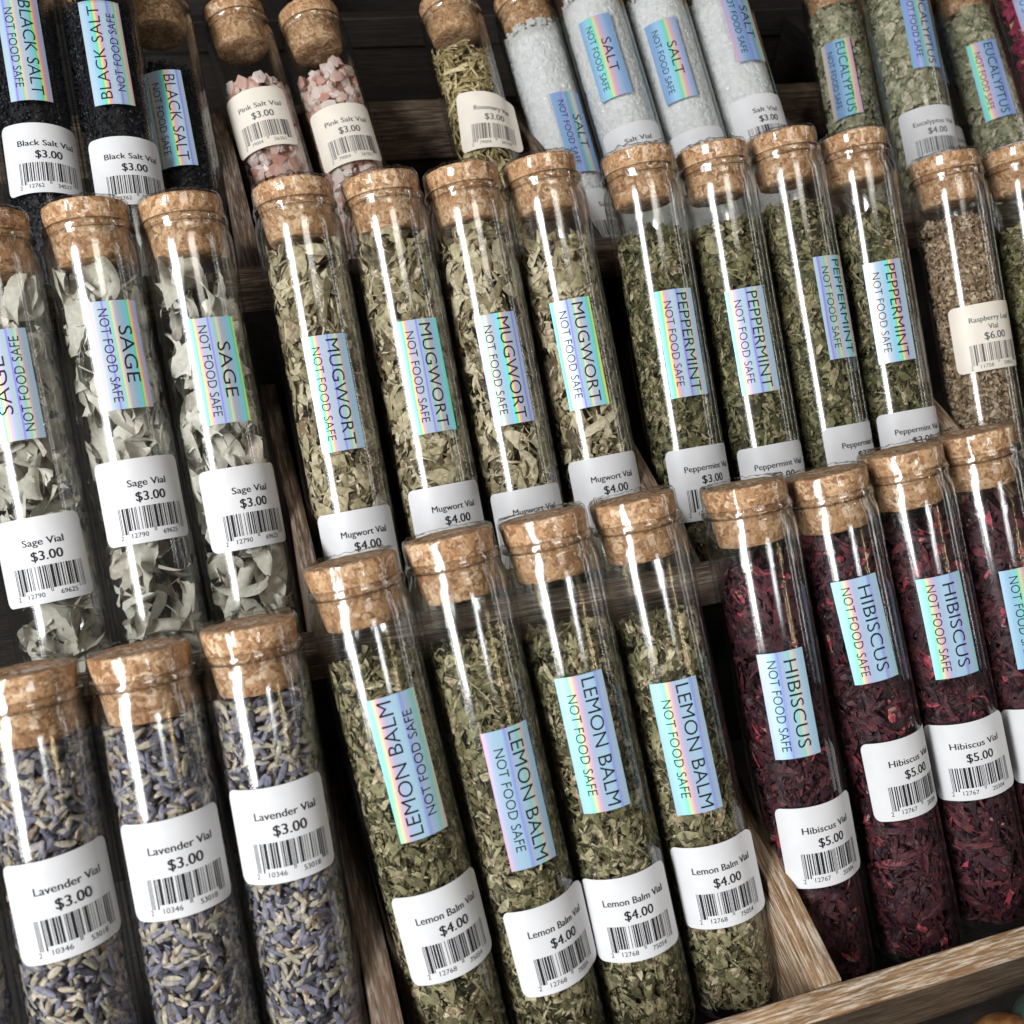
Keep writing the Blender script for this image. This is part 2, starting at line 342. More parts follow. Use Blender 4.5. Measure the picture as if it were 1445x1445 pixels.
for k in range(4):
    zb = -22.5 - k * 1.2
    zs = [(8.5, 0.9), (10.2, 0.5), (11.9, 0.55), (12.45, 0.1), (12.55, -1.2), (12.5, -3.4), (12.5, -5.2), (12.9, -6.2), (13.2, -7.1), (13.2, -8), (12.95, -9.1), (12.9, -10.2), (13.35, -11.8), (13.62, -13.5), (13.66, -17), (13.66, -19.5), (13.68, zb)]
    v, f = lathe(zs, 96)
    a = np.arctan2(v[:, 1], v[:, 0]); z = v[:, 2]
    wv = sum(rng.normal(0, 1) * np.sin(n * a + rng.uniform(0, 6.28) + z * rng.normal(0, .6)) for n in (5, 9, 14, 19, 23)) / 2.2
    amp = np.where(z > 0.3, 0.32, np.where(z > -11, 0.11, 0.02))
    rad = np.hypot(v[:, 0], v[:, 1]); nr = rad + np.abs(wv) * amp * np.where(z > 0.3, 0, 1)
    v[:, 0] *= nr / rad; v[:, 1] *= nr / rad; v[:, 2] += np.where(z > 0.3, np.abs(wv) * 0.5, 0)
    sel = z < -20; v[sel, 2] += 0.25 * np.sin(a[sel] * 2 + k)
    film_mes.append(mesh_np('shrink_band', [(v * MM, f)], 'shrink_film', True))

# ------------------------------------------------------------------ fillings
def rand_frames(rng, n, nrm, spread, along=0):
    """rotation matrices whose third axis is nrm disturbed by spread"""
    z = nrm + rng.normal(0, spread, (n, 3)); z /= np.linalg.norm(z, axis=1, keepdims=True)
    t = rng.normal(0, 1, (n, 3))
    if along: t = np.cross(z, np.array([0, 0, along]) + rng.normal(0, 1, (n, 3)))
    x = np.cross(t, z); x /= np.linalg.norm(x, axis=1, keepdims=True) + 1e-9
    y = np.cross(z, x)
    return np.stack([x, y, z], -1)
def place(rng, n, top, bottom, rmin, front=0.86, rmax=RIN):
    """points in the tube, most of them on the side turned to the front"""
    nf = int(n * front)
    th = np.concatenate([rng.uniform(-2.05, 2.05, nf), rng.uniform(0, 6.283, n - nf)]) - np.pi / 2
    r = rmax * np.sqrt(rng.uniform((rmin / rmax) ** 2, 1, n))
    z = -rng.uniform(top, bottom, n)
    z = z - np.clip(1 - (-z - top) / 12, 0, 1) * 2.5 * (1 + np.sin(th * 2 + rng.uniform(0, 6)))
    p = np.stack([r * np.cos(th), r * np.sin(th), z], -1)
    nrm = np.stack([np.cos(th), np.sin(th), np.zeros(n)], -1)
    return p, nrm
def cap_points(rng, n, top, rough):
    r = RIN * np.sqrt(rng.uniform(0, 1, n)); th = rng.uniform(0, 6.283, n)
    p = np.stack([r * np.cos(th), r * np.sin(th), -top + rng.uniform(-2.0, rough, n)], -1)
    return p, np.tile(np.array([0, -0.5, 1.0]), (n, 1))
def clampin(v, rng, n, k):
    v = v.reshape(n, k, 3)
    rl = RIN - rng.uniform(0.0, 0.5, (n, 1))
    r = np.hypot(v[..., 0], v[..., 1]); s = np.minimum(1, rl / np.maximum(r, 1e-6))
    v[..., 0] *= s; v[..., 1] *= s
    v[..., 2] = np.clip(v[..., 2], -150.2, -17.6)
    return v.reshape(-1, 3)
def leaves(rng, p, nrm, L, W, nx, ny, spread, curl, crumple, oval, along=0):
    """curved flakes: an nx x ny grid each"""
    n = len(p)
    gx, gy = np.meshgrid(np.linspace(-0.5, 0.5, nx), np.linspace(-0.5, 0.5, ny), indexing='ij')
    gx = gx.ravel(); gy = gy.ravel(); k = len(gx)
    wprof = (1 - oval) + oval * np.sqrt(np.clip(1 - (2 * gx) ** 2, 0.02, 1))
    sk = rng.uniform(0, 1, (n, 1)) ** 1.6
    l = L[0] + (L[1] - L[0]) * sk; w_ = W[0] + (W[1] - W[0]) * np.clip(sk + rng.uniform(-0.3, 0.3, (n, 1)), 0, 1)
    x = gx * l; y = gy * wprof * w_
    x = x + rng.normal(0, 0.16 / (nx - 1), (n, k)) * l; y = y + rng.normal(0, 0.16 / (ny - 1), (n, k)) * w_
    c1 = rng.normal(0, curl, (n, 1)); c2 = rng.normal(0, curl, (n, 1)); tw = rng.normal(0, curl, (n, 1))
    # true bending along both directions
    ang = gy * w_ * c1 / 2.0
    kq = np.where(np.abs(c1) < 0.05, 0.05, c1) * 2.6 / w_; tq = np.clip(y * kq, -2.6, 2.6)
    y = np.sin(tq) / kq
    z = (1 - np.cos(tq)) / kq + (gx ** 2) * l * c2 * 0.9 + gx * gy * np.sqrt(l * w_) * tw * 1.2
    z = z + rng.normal(0, crumple, (n, k))
    loc = np.stack([x, y, z], -1)
    F = rand_frames(rng, n, nrm, spread, along)
    v = np.einsum('nij,nkj->nki', F, loc) + p[:, None, :]
    v = clampin(v.reshape(-1, 3), rng, n, k)
    q = np.array([(i * ny + j, (i + 1) * ny + j, (i + 1) * ny + j + 1, i * ny + j + 1) for i in range(nx - 1) for j in range(ny - 1)])
    f = (q[None] + (np.arange(n) * k)[:, None, None]).reshape(-1, 4)
    return v, f
_bm = bmesh.new(); bmesh.ops.create_icosphere(_bm, subdivisions=1, radius=1); _bm.verts.ensure_lookup_table()
ICO_V = np.array([v.co[:] for v in _bm.verts]); ICO_F = np.array([[v.index for v in f.verts] for f in _bm.faces]); _bm.free()
def grains(rng, p, size, aspect, jag):
    n = len(p); k = len(ICO_V)
    s = rng.uniform(*size, (n, 1, 1)) * rng.uniform(aspect, 1, (n, 1, 3))
    loc = ICO_V[None] * s * (1 + rng.normal(0, jag, (n, k, 1)))
    F = rand_frames(rng, n, rng.normal(0, 1, (n, 3)), 0.2)
    v = np.einsum('nij,nkj->nki', F, loc) + p[:, None, :]
    v = clampin(v.reshape(-1, 3), rng, n, k)
    f = (ICO_F[None] + (np.arange(n) * k)[:, None, None]).reshape(-1, 3)
    return v, f
def buds(rng, p, nrm, L, Rd, spread):
    prof = [(-0.5, 0.12), (-0.38, 0.62), (-0.1, 0.95), (0.2, 1.0), (0.4, 0.72), (0.5, 0.25)]
    S = 8
    tv = []
    for t, r in prof:
        for j in range(S):
            a = 2 * math.pi * j / S
            rj = r * (1.06 if j % 2 else 0.74)
            tv.append((t, rj * math.cos(a), rj * math.sin(a)))
    tv = np.array(tv); n = len(p); k = len(tv)
    l = rng.uniform(*L, (n, 1)); r = rng.uniform(*Rd, (n, 1))
    x = tv[:, 0] * l; bend = rng.normal(0, 0.25, (n, 1))
    loc = np.stack([x, tv[:, 1] * r + bend * x * x / l, tv[:, 2] * r], -1)
    F = rand_frames(rng, n, nrm, spread)
    v = np.einsum('nij,nkj->nki', F, loc) + p[:, None, :]
    v = clampin(v.reshape(-1, 3), rng, n, k)
    q = [(i * S + j, i * S + (j + 1) % S, (i + 1) * S + (j + 1) % S, (i + 1) * S + j) for i in range(len(prof) - 1) for j in range(S)]
    f = (np.array(q)[None] + (np.arange(n) * k)[:, None, None]).reshape(-1, 4)
    return v, f
def core(top, r):
    return lathe([(0.01, -top - 2.5), (r * 0.8, -top - 2.5), (r, -top - 4), (r, -148), (0.01, -148)], 20)

def filling(kind, top, seed):
    rng = np.random.default_rng(seed)
    L = 150.0; parts = []; smooth = False
    cut = lambda n: int(n * (L - top) / 130.0)
    if kind == 'lavender':
        p, nr = place(rng, cut(2900), top, L, 7.8); c = cap_points(rng, 160, top, 2.5)
        p = np.concatenate([p, c[0]]); nr = np.concatenate([nr, c[1]])
        parts.append(buds(rng, p, nr, (4.0, 6.8), (0.72, 1.12), 0.5))
        p, nr = place(rng, cut(240), top, L, 9.5); parts.append(leaves(rng, p, nr, (4, 9), (0.5, 1.2), 4, 2, 0.5, 0.5, 0.05, 0.3))
        parts.append(core(top + 1, 7.4)); smooth = True; mat = 'lavender_buds'
    elif kind in ('lemon', 'peppermint', 'nettle'):
        s = 1.0 if kind != 'lemon' else 1.06
        p, nr = place(rng, cut(4900 if kind == 'lemon' else 5300), top, L, 7.6); c = cap_points(rng, 420, top, 2.5)
        p = np.concatenate([p, c[0]]); nr = np.concatenate([nr, c[1]])
        parts.append(leaves(rng, p, nr, (1.8 * s, 6.8 * s), (1.0 * s, 3.3 * s), 4, 4, 0.85, 0.8, 0.11, 0.65))
        p, nr = place(rng, cut(520), top - 2, L, 10.2); parts.append(leaves(rng, p, nr, (4, 11), (0.35, 0.9), 4, 2, 0.5, 0.4, 0.05, 0.2))
        p, nr = place(rng, cut(160), top - 1, L, 10.0); parts.append(leaves(rng, p, nr, (5, 8), (2.5, 4.5), 5, 3, 0.35, 0.6, 0.2, 0.8))
        parts.append(core(top + 1, 7.2)); mat = 'lemon_balm_leaves' if kind == 'lemon' else 'peppermint_leaves'
    elif kind == 'hibiscus':
        p, nr = place(rng, cut(2500), top, L, 7.6); c = cap_points(rng, 260, top, 4)
        p = np.concatenate([p, c[0]]); nr = np.concatenate([nr, c[1]])
        parts.append(leaves(rng, p, nr, (4, 14), (1.0, 3.2), 8, 4, 0.75, 0.8, 0.13, 0.55))
        p, nr = place(rng, cut(70), top - 1, L, 9.8); parts.append(leaves(rng, p, nr, (7, 12), (3, 5), 6, 4, 0.35, 0.8, 0.2, 0.8))
        parts.append(core(top + 1, 7)); mat = 'hibiscus_petals'
    elif kind == 'sage':
        p, nr = place(rng, cut(112), top + 3, L, 5.0, 0.72, 9.6); c = cap_points(rng, 8, top + 4, 2)
        p = np.concatenate([p, c[0]]); nr = np.concatenate([nr, c[1] * np.array([1, 2.5, 0.2])])
        parts.append(leaves(rng, p, nr, (12, 26), (5, 9.5), 15, 9, 0.75, 0.85, 0.045, 0.9, 2.0))
        p, nr = place(rng, cut(60), top + 2, L, 6.0, 0.7, 10); parts.append(leaves(rng, p, nr, (5, 12), (3, 7), 9, 7, 0.8, 0.9, 0.05, 0.75, 1.0))
        parts.append(leaves(rng, *place(rng, cut(60), top + 2, L, 7.0), (6, 14), (0.5, 1.0), 7, 2, 0.5, 0.9, 0.05, 0.2))
        smooth = True; mat = 'sage_leaves'
    elif kind == 'mugwort':
        p, nr = place(rng, cut(780), top, L, 7.0); c = cap_points(rng, 55, top, 4)
        p = np.concatenate([p, c[0]]); nr = np.concatenate([nr, c[1]])
        parts.append(leaves(rng, p, nr, (5, 16), (2.4, 7), 10, 6, 0.85, 0.95, 0.14, 0.85, 0.8))
        p, nr = place(rng, cut(260), top, L, 9.0); parts.append(leaves(rng, p, nr, (6, 13), (0.5, 1.0), 6, 2, 0.5, 0.5, 0.08, 0.2))
        parts.append(core(top + 4, 5.5)); mat = 'mugwort_leaves'
    elif kind == 'raspberry':
        p, nr = place(rng, cut(6500), top, L, 9.0); c = cap_points(rng, 420, top, 2)
        p = np.concatenate([p, c[0]]); nr = np.concatenate([nr, c[1]])
        parts.append(leaves(rng, p, nr, (1.2, 3.0), (0.9, 2.2), 3, 3, 0.9, 1.0, 0.2, 0.5))
        p, nr = place(rng, cut(150), top, L, 9.8); parts.append(leaves(rng, p, nr, (5, 13), (0.6, 1.1), 4, 2, 0.5, 0.3, 0.05, 0.1))
        parts.append(core(top, 9.2)); mat = 'raspberry_leaves'
    elif kind == 'blacksalt':
        p, nr = place(rng, cut(5200), top, L, 10.2); c = cap_points(rng, 400, top, 0.5); p = np.concatenate([p, c[0]])
        parts.append(grains(rng, p, (0.5, 1.0), 0.6, 0.12)); parts.append(core(top - 1, 10.8)); mat = 'black_salt_grains'
    elif kind == 'pinksalt':
        p, nr = place(rng, cut(850), top, L, 7.5); c = cap_points(rng, 60, top, 2.5); p = np.concatenate([p, c[0]])
        parts.append(grains(rng, p, (1.6, 4.3), 0.5, 0.2)); parts.append(core(top, 8.2)); mat = 'pink_salt_grains'
    elif kind == 'salt':
        p, nr = place(rng, cut(4200), top, L, 11.3); c = cap_points(rng, 360, top, 1); p = np.concatenate([p, c[0]])
        parts.append(grains(rng, p, (0.7, 1.9), 0.5, 0.22)); parts.append(core(top - 1, 11.75)); mat = 'white_salt_grains'
    elif kind == 'rosemary':
        p, nr = place(rng, cut(1300), top, L, 8.0); c = cap_points(rng, 110, top, 4)
        p = np.concatenate([p, c[0]]); nr = np.concatenate([nr, c[1]])
        parts.append(leaves(rng, p, nr, (9, 17), (0.9, 1.6), 6, 3, 0.5, 0.6, 0.04, 0.7)); parts.append(core(top + 2, 7)); mat = 'rosemary_needles'
    elif kind == 'eucalyptus':
        p, nr = place(rng, cut(3200), top, L, 8.4); c = cap_points(rng, 240, top, 2.5)
        p = np.concatenate([p, c[0]]); nr = np.concatenate([nr, c[1]])
        parts.append(leaves(rng, p, nr, (2.5, 6.5), (1.6, 4.2), 4, 3, 0.5, 0.5, 0.12, 0.3)); parts.append(core(top, 8.8)); mat = 'eucalyptus_leaves'
    else:
        p, nr = place(rng, cut(900), top, L, 7.5); c = cap_points(rng, 70, top, 2.5)
        p = np.concatenate([p, c[0]]); nr = np.concatenate([nr, c[1]])
        parts.append(leaves(rng, p, nr, (5, 11), (3.5, 7), 6, 5, 0.7, 1.3, 0.25, 0.8)); parts.append(core(top, 8)); mat = 'rose_petals'
    parts = [(np.asarray(v) * MM, f) for v, f in parts]
    return mesh_np('filling', parts, mat, smooth)

# ------------------------------------------------------------------ lettering: flat text meshes, sliced so they bend round a tube
_txt = {}
def prep_texts(keys):
    obs = []
    for (s, off, mode) in keys:
        c = bpy.data.curves.new('lettering', 'FONT'); c.body = s; c.size = 1; c.offset = off; c.resolution_u = 3
        c.align_x = 'CENTER'; c.fill_mode = 'FRONT' if hasattr(c, 'fill_mode') else c.fill_mode
        o = bpy.data.objects.new('lettering', c); COL.objects.link(o); obs.append((s, off, mode, o, c))
    bpy.context.view_layer.update()
    dg = bpy.context.evaluated_depsgraph_get()
    for s, off, mode, o, c in obs:
        me = bpy.data.meshes.new_from_object(o.evaluated_get(dg))
        bm = bmesh.new(); bm.from_mesh(me)
        bmesh.ops.remove_doubles(bm, verts=bm.verts, dist=1e-5)
        ax = 0 if mode == 'h' else 1
        lo = min(v.co[ax] for v in bm.verts); hi = max(v.co[ax] for v in bm.verts)
        step = 0.30 if mode == 'h' else 0.14
        t = lo + step
        while t < hi:
            no = (1, 0, 0) if ax == 0 else (0, 1, 0); co = (t, 0, 0) if ax == 0 else (0, t, 0)
            bmesh.ops.bisect_plane(bm, geom=bm.verts[:] + bm.edges[:] + bm.faces[:], plane_co=co, plane_no=no, dist=1e-6)
            t += step
        bmesh.ops.triangulate(bm, faces=bm.faces[:])
        bm.verts.index_update()
        V = np.array([v.co[:2] for v in bm.verts]); F = np.array([[v.index for v in f.verts] for f in bm.faces])
        bm.free(); bpy.data.meshes.remove(me)
        bpy.data.objects.remove(o); bpy.data.curves.remove(c)
        _txt[(s, off, mode)] = (V, F)
def text2d(s, off, mode, width=None, cap=None, cx=0, cyy=0):
    V, F = _txt[(s, off, mode)]
    V = V.copy()
    lo = V.min(0); hi = V.max(0)
    V[:, 0] -= (lo[0] + hi[0]) / 2
    capk = 0.70
    sy = cap / capk if cap else width / (hi[0] - lo[0])
    sx = width / (hi[0] - lo[0]) if width else sy
    V = V * np.array([sx, sy]); V[:, 1] -= sy * capk / 2
    return V + np.array([cx, cyy]), F
def bend(V, az, s, tilt, rad, lift=0.0):
    """label plane (u right, v up) -> tube surface"""
    c, sn = math.cos(tilt), math.sin(tilt)
    u = V[:, 0] * c - V[:, 1] * sn; v = V[:, 0] * sn + V[:, 1] * c
    th = math.radians(az - 90) + u / R
    rr = rad + lift * np.clip((V[:, 0] - 9.0) / 4.0, 0, 2) ** 2
    return np.stack([rr * np.cos(th), rr * np.sin(th), -s + v], -1)
def sheet(wd, ht, rc, nu, nv):
    us = np.linspace(-wd / 2, wd / 2, nu)
    if rc > 0:
        us = np.unique(np.concatenate([us, -wd / 2 + rc * np.array([0, .1, .3, .6, 1]), wd / 2 - rc * np.array([0, .1, .3, .6, 1])]))
    V = []
    for u in us:
        e = max(0, abs(u) - (wd / 2 - rc)) if rc > 0 else 0
        h = ht / 2 - (rc - math.sqrt(max(0, rc * rc - e * e)) if rc > 0 else 0)
        for t in np.linspace(-1, 1, nv): V.append((u, t * h))
    F = [(i * nv + j, (i + 1) * nv + j, (i + 1) * nv + j + 1, i * nv + j + 1) for i in range(len(us) - 1) for j in range(nv - 1)]
    return np.array(V), np.array(F)

CODES = {'lavender': ('Lavender Vial', '$3.00', '10346', '53018'), 'lemon': ('Lemon Balm Vial', '$4.00', '12768', '75054'),
         'hibiscus': ('Hibiscus Vial', '$5.00', '12767', '20304'), 'sage': ('Sage Vial', '$3.00', '12790', '69625'),
         'mugwort': ('Mugwort Vial', '$4.00', '12768', '51120'), 'peppermint': ('Peppermint Vial', '$3.00', '12790', '31044'),
         'blacksalt': ('Black Salt Vial', '$3.00', '12762', '34517'), 'pinksalt': ('Pink Salt Vial', '$3.00', '79004', '26301'),
         'rosemary': ('Rosemary Vial', '$3.00', '79004', '26318'), 'salt': ('Salt Vial', '$3.00', '12766', '80412'),
         'eucalyptus': ('Eucalyptus Vial', '$4.00', '12764', '15590'), 'raspberry': ('Raspberry Leaf', '$6.00', '11758', '59021')}
FOIL = {'lemon': ('LEMON BALM', 38.5, 36), 'hibiscus': ('HIBISCUS', 31.5, 26), 'sage': ('SAGE', 31.5, 16.5), 'mugwort': ('MUGWORT', 35.5, 32.5),
        'peppermint': ('PEPPERMINT', 36, 33), 'blacksalt': ('BLACK SALT', 38, 34), 'salt': ('SALT', 36, 15), 'eucalyptus': ('EUCALYPTUS', 38, 35), 'rose': ('ROSE', 32, 17)}
FOILMAT = dict(lemon='foil_pale', hibiscus='foil_pale', sage='foil_striped', mugwort='foil_striped', peppermint='foil_soft', blacksalt='foil_soft', salt='foil_blue', eucalyptus='foil_blue', rose='foil_blue')
THIN = -0.006
keys = set()
for k, (a, b, c, d) in CODES.items():
    keys |= {(a, 0.0, 'h'), (b, 0.001, 'h'), (c, -0.0005, 'h'), (d, -0.0005, 'h')}
keys |= {('2', -0.0005, 'h'), ('9', -0.0005, 'h'), ('Vial', 0.0, 'h'), ('NOT FOOD SAFE', THIN, 'v')}
for k, (a, b, c) in FOIL.items(): keys.add((a, THIN, 'v'))
prep_texts(sorted(keys))

def merge2d(items):
    V = []; F = []; o = 0
    for v, f in items:
        V.append(v); F.append(f + o); o += len(v)
    return np.concatenate(V), np.concatenate(F)
def price_sticker(kind, root, s, az, tilt, lift, paper_name, ink):
    nm, pr, c1, c2 = CODES[kind]
    wd, ht = 27.0, 24.5
    V, F = sheet(wd, ht, 2.2, 30, 3)
    st = link('price_sticker', mesh_np('price_sticker', [(bend(V, az, s, tilt, R + 0.10, lift) * MM, F)], paper_name, True), root)
    ox = 1.6
    items = []
    if kind == 'raspberry':
        items.append(text2d(nm, 0.0, 'h', width=16.5, cap=1.9, cx=ox, cyy=6.6)); items.append(text2d('Vial', 0.0, 'h', cap=1.9, cx=ox, cyy=3.5))
        py = 0.2
    else:
        items.append(text2d(nm, 0.0, 'h', width=1.22 * len(nm), cap=2.0, cx=ox, cyy=5.2)); py = 1.2
    pi_ = []
    for q, du in enumerate((-0.06, 0.0, 0.06)): pi_.append(text2d(pr, 0.001, 'h', cap=2.7, cx=ox + 0.4 + du, cyy=py))
    V, F = merge2d(items)
    lp = [(bend(V + np.array([du, 0]), az, s, tilt, R + 0.16 + 0.004 * q, lift) * MM, F) for q, du in enumerate((-0.045, 0.045))]
    lp += [(bend(v2, az, s, tilt, R + 0.16 + 0.004 * q, lift) * MM, f2) for q, (v2, f2) in enumerate(pi_)]
    link('lettering', mesh_np('lettering', lp, ink, True), st)
    # barcode
    rb = random.Random(c1 + c2); x = -9.5 + ox; bars = []
    top = -1.7 if kind != 'raspberry' else -2.4
    bw = 19.0 / 95
    bits = [1, 0, 1]
    def digit():
        while True:
            q = [rb.randint(1, 4) for _ in range(4)]
            if sum(q) == 7: return q
    seq = []
    for half in (0, 1):
        for _ in range(6):
            q = digit(); col_ = half
            for wv in q: seq += [col_] * wv; col_ = 1 - col_
        if half == 0: seq += [0, 1, 0, 1, 0]
    bits = [1, 0, 1] + seq + [1, 0, 1]
    i = 0
    while i < len(bits):
        if bits[i]:
            j = i
            while j < len(bits) and bits[j]: j += 1
            guard = i < 10 or i >= 85 or 45 <= i < 50
            y0 = top - (7.6 if guard else 6.6)
            u0, u1 = x + i * bw + 0.015, x + j * bw - 0.03
            bars.append((np.array([(u0, y0), (u1, y0), (u1, top), (u0, top)]), np.array([(0, 1, 2, 3)])))
            i = j
        else: i += 1
    V, F = merge2d(bars)
    dg = merge2d([text2d(c1, -0.0005, 'h', cap=1.35, width=4.6, cx=ox - 4.4, cyy=top - 8.1), text2d(c2, -0.0005, 'h', cap=1.35, width=4.6, cx=ox + 4.4, cyy=top - 8.1),
                  text2d('2', -0.0005, 'h', cap=1.35, cx=ox - 9.6, cyy=top - 8.4)])
    link('barcode', mesh_np('barcode', [(bend(V, az, s, tilt, R + 0.16, lift) * MM, F), (bend(dg[0], az, s, tilt, R + 0.16, lift) * MM, dg[1])], ink, True), st)
def foil_sticker(kind, root, s, az, tilt, flip):
    nm, ln, tw = FOIL[kind]
    wd = 13.6
    V, F = sheet(wd, ln, 0, 16, 6)
    st = link('name_sticker', mesh_np('name_sticker', [(bend(V, az, s, tilt, R + 0.10) * MM, F)], FOILMAT[kind], True), root)
    a = text2d(nm, THIN, 'v', width=tw, cap=3.9, cx=0, cyy=2.3)
    b = text2d('NOT FOOD SAFE', THIN, 'v', width=28.5 if ln > 33 else 27.0, cap=2.7, cx=0, cyy=-3.0)
    V, F = merge2d([a, b])
    q = np.stack([V[:, 1], -V[:, 0]], -1) * (-1 if flip else 1)
    link('lettering', mesh_np('lettering', [(bend(q, az, s, tilt, R + 0.16) * MM, F)], 'ink', True), st)

# ------------------------------------------------------------------ the wooden rack (x along the rows, y to the back, z up)
def box(parts, x0, x1, y0, y1, z0, z1, bev=0.7, seed=0):
    bm = bmesh.new(); bmesh.ops.create_cube(bm, size=1)
    for v in bm.verts:
        v.co = Vector(((x0 + x1) / 2 + v.co.x * (x1 - x0), (y0 + y1) / 2 + v.co.y * (y1 - y0), (z0 + z1) / 2 + v.co.z * (z1 - z0)))
    if bev: bmesh.ops.bevel(bm, geom=bm.edges[:], offset=bev, segments=2, affect='EDGES', profile=0.5)
    bm.verts.index_update()
    V = np.array([v.co[:] for v in bm.verts])
    for k in (3, 4, 5, 6, 8):
        F = [[v.index for v in f.verts] for f in bm.faces if len(f.verts) == k]
        if F: parts.append((V * MM, np.array(F)))
    bm.free()
rack = bpy.data.objects.new('display_rack', None); COL.objects.link(rack)
rack['label'] = 'dark brown weathered wooden tiered rack whose compartments hold all the glass vials'
rack['category'] = 'rack'
X0, X1 = -95, 460
def wood(name, mat, *b, bev=0.7):
    parts = []; box(parts, *b, bev=bev)
    return link(name, mesh_np(name, parts, mat, False), rack)
# rails
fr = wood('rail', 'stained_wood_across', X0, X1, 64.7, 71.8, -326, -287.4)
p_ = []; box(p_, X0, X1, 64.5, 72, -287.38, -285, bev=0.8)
link('lit_top_edge', mesh_np('lit_top_edge', p_, 'pale_wood_across', False), fr)  # pale cap paints the light falling on the rail's top
wood('rail', 'aged_wood_across', X0, X1, 177.5, 185.5, -249, -236)
wood('rail', 'brown_wood_across', X0, X1, 298.5, 306.5, -207, -194.5)
wood('rail', 'stained_wood_across', X0, X1, 421.4, 429.4, -221, -197.5)
wood('rail', 'dark_wood_across', X0, X1, 500, 508, -204, -190)
# risers and floors of the tiers; near-black colour paints in the compartment shade
wood('riser_panel', 'dark_wood_across', X0, X1, 179, 184, -346, -249.2, bev=0)
wood('riser_panel', 'dark_wood_across', X0, X1, 300, 305, -293, -207.2, bev=0)
wood('riser_panel', 'dark_wood_across', X0, X1, 423, 428, -275, -221.2, bev=0)
wood('riser_panel', 'dark_wood_across', X0, X1, 501.5, 506.5, -275, -204.2, bev=0)
wood('floor_panel', 'dark_wood_across', X0, X1, 72.2, 178.8, -346, -341, bev=0)
wood('floor_panel', 'dark_wood_across', X0, X1, 184.2, 299.8, -293, -288, bev=0)
wood('floor_panel', 'dark_wood_across', X0, X1, 305.2, 422.8, -275, -270, bev=0)
wood('floor_panel', 'dark_wood_across', X0, X1, 428.2, 501.3, -275, -270, bev=0)
wood('floor_panel', 'dark_wood_across', X0, X1, 506.7, 640, -250, -245, bev=0)
wood('back_panel', 'dark_wood_across', X0, X1, 640.2, 648, -346, -150, bev=0)
# dividers
wood('divider', 'brown_wood_along', 18.6, 26.2, 72.2, 178.8, -340.8, -286.2)
wood('divider', 'pale_wood_along', 136.6, 144.4, 72.2, 178.8, -340.8, -285.6)
wood('divider', 'brown_wood_along', 20.9, 26.0, 185.7, 298.3, -287.8, -237)
wood('divider', 'brown_wood_along', 133.8, 141.4, 185.7, 298.3, -287.8, -236.6)
wood('divider', 'pale_wood_along', 257.2, 265.2, 185.7, 298.3, -287.8, -236.6)
wood('divider', 'brown_wood_along', 20.2, 26.6, 306.7, 421.2, -269.8, -195.5)
wood('divider', 'brown_wood_along', 144.6, 149.4, 306.7, 421.2, -269.8, -198)
wood('divider', 'brown_wood_along', 262.0, 270.0, 306.7, 421.2, -269.8, -198)
wood('divider', 'dark_wood_along', 322.0, 330.0, 429.6, 499.8, -269.8, -194)
wood('divider', 'dark_wood_along', 60.0, 68.0, 508.2, 640, -244.8, -192)

# the surface it all stands on
p_ = []; box(p_, -900, 1100, -500, 900, -372, -347, bev=0)
ctr = link('counter_top', mesh_np('counter_top', p_, 'dark_wood_across', False)); ctr['kind'] = 'structure'

# polished stones lying on the counter in front of the rack
def stone(mat, pos, sc, rot, label, seed):
    bm = bmesh.new(); bmesh.ops.create_icosphere(bm, subdivisions=4, radius=1)
    rs = np.random.default_rng(seed); ph = rs.uniform(0, 6, 6)
    for v in bm.verts:
        c = v.co
        k = 1 + 0.10 * math.sin(2.3 * c.x + ph[0]) + 0.09 * math.sin(2.9 * c.y + ph[1]) + 0.07 * math.sin(3.7 * c.z + 2 * c.x + ph[2])
        v.co = Vector((c.x * sc[0] * k, c.y * sc[1] * k, c.z * sc[2] * k)) * MM
    me = bpy.data.meshes.new('polished_stone'); bm.to_mesh(me); bm.free()
    for q in me.polygons: q.use_smooth = True
    me.materials.append(MATS[mat])
    o = link('polished_stone', me); o.location = [c * MM for c in pos]; o.rotation_euler = rot
    o['label'] = label; o['category'] = 'stone'; o['group'] = 'polished stones in front of the rack'
stone('tan_stone', (178, 46, -331), (12, 11, 13), (0.2, 0.1, 0.5), 'tan polished stone in front of the rack, leftmost of the three', 1)
stone('orange_stone', (199, 47, -325.5), (13, 12, 14.5), (0, 0.3, 1.2), 'orange brown polished stone at the bottom edge beside the green one', 2)
stone('green_stone', (215, 55.0, -315.5), (13, 8, 9), (0.1, 0, 0.3), 'dark green polished stone in the bottom right corner', 3)

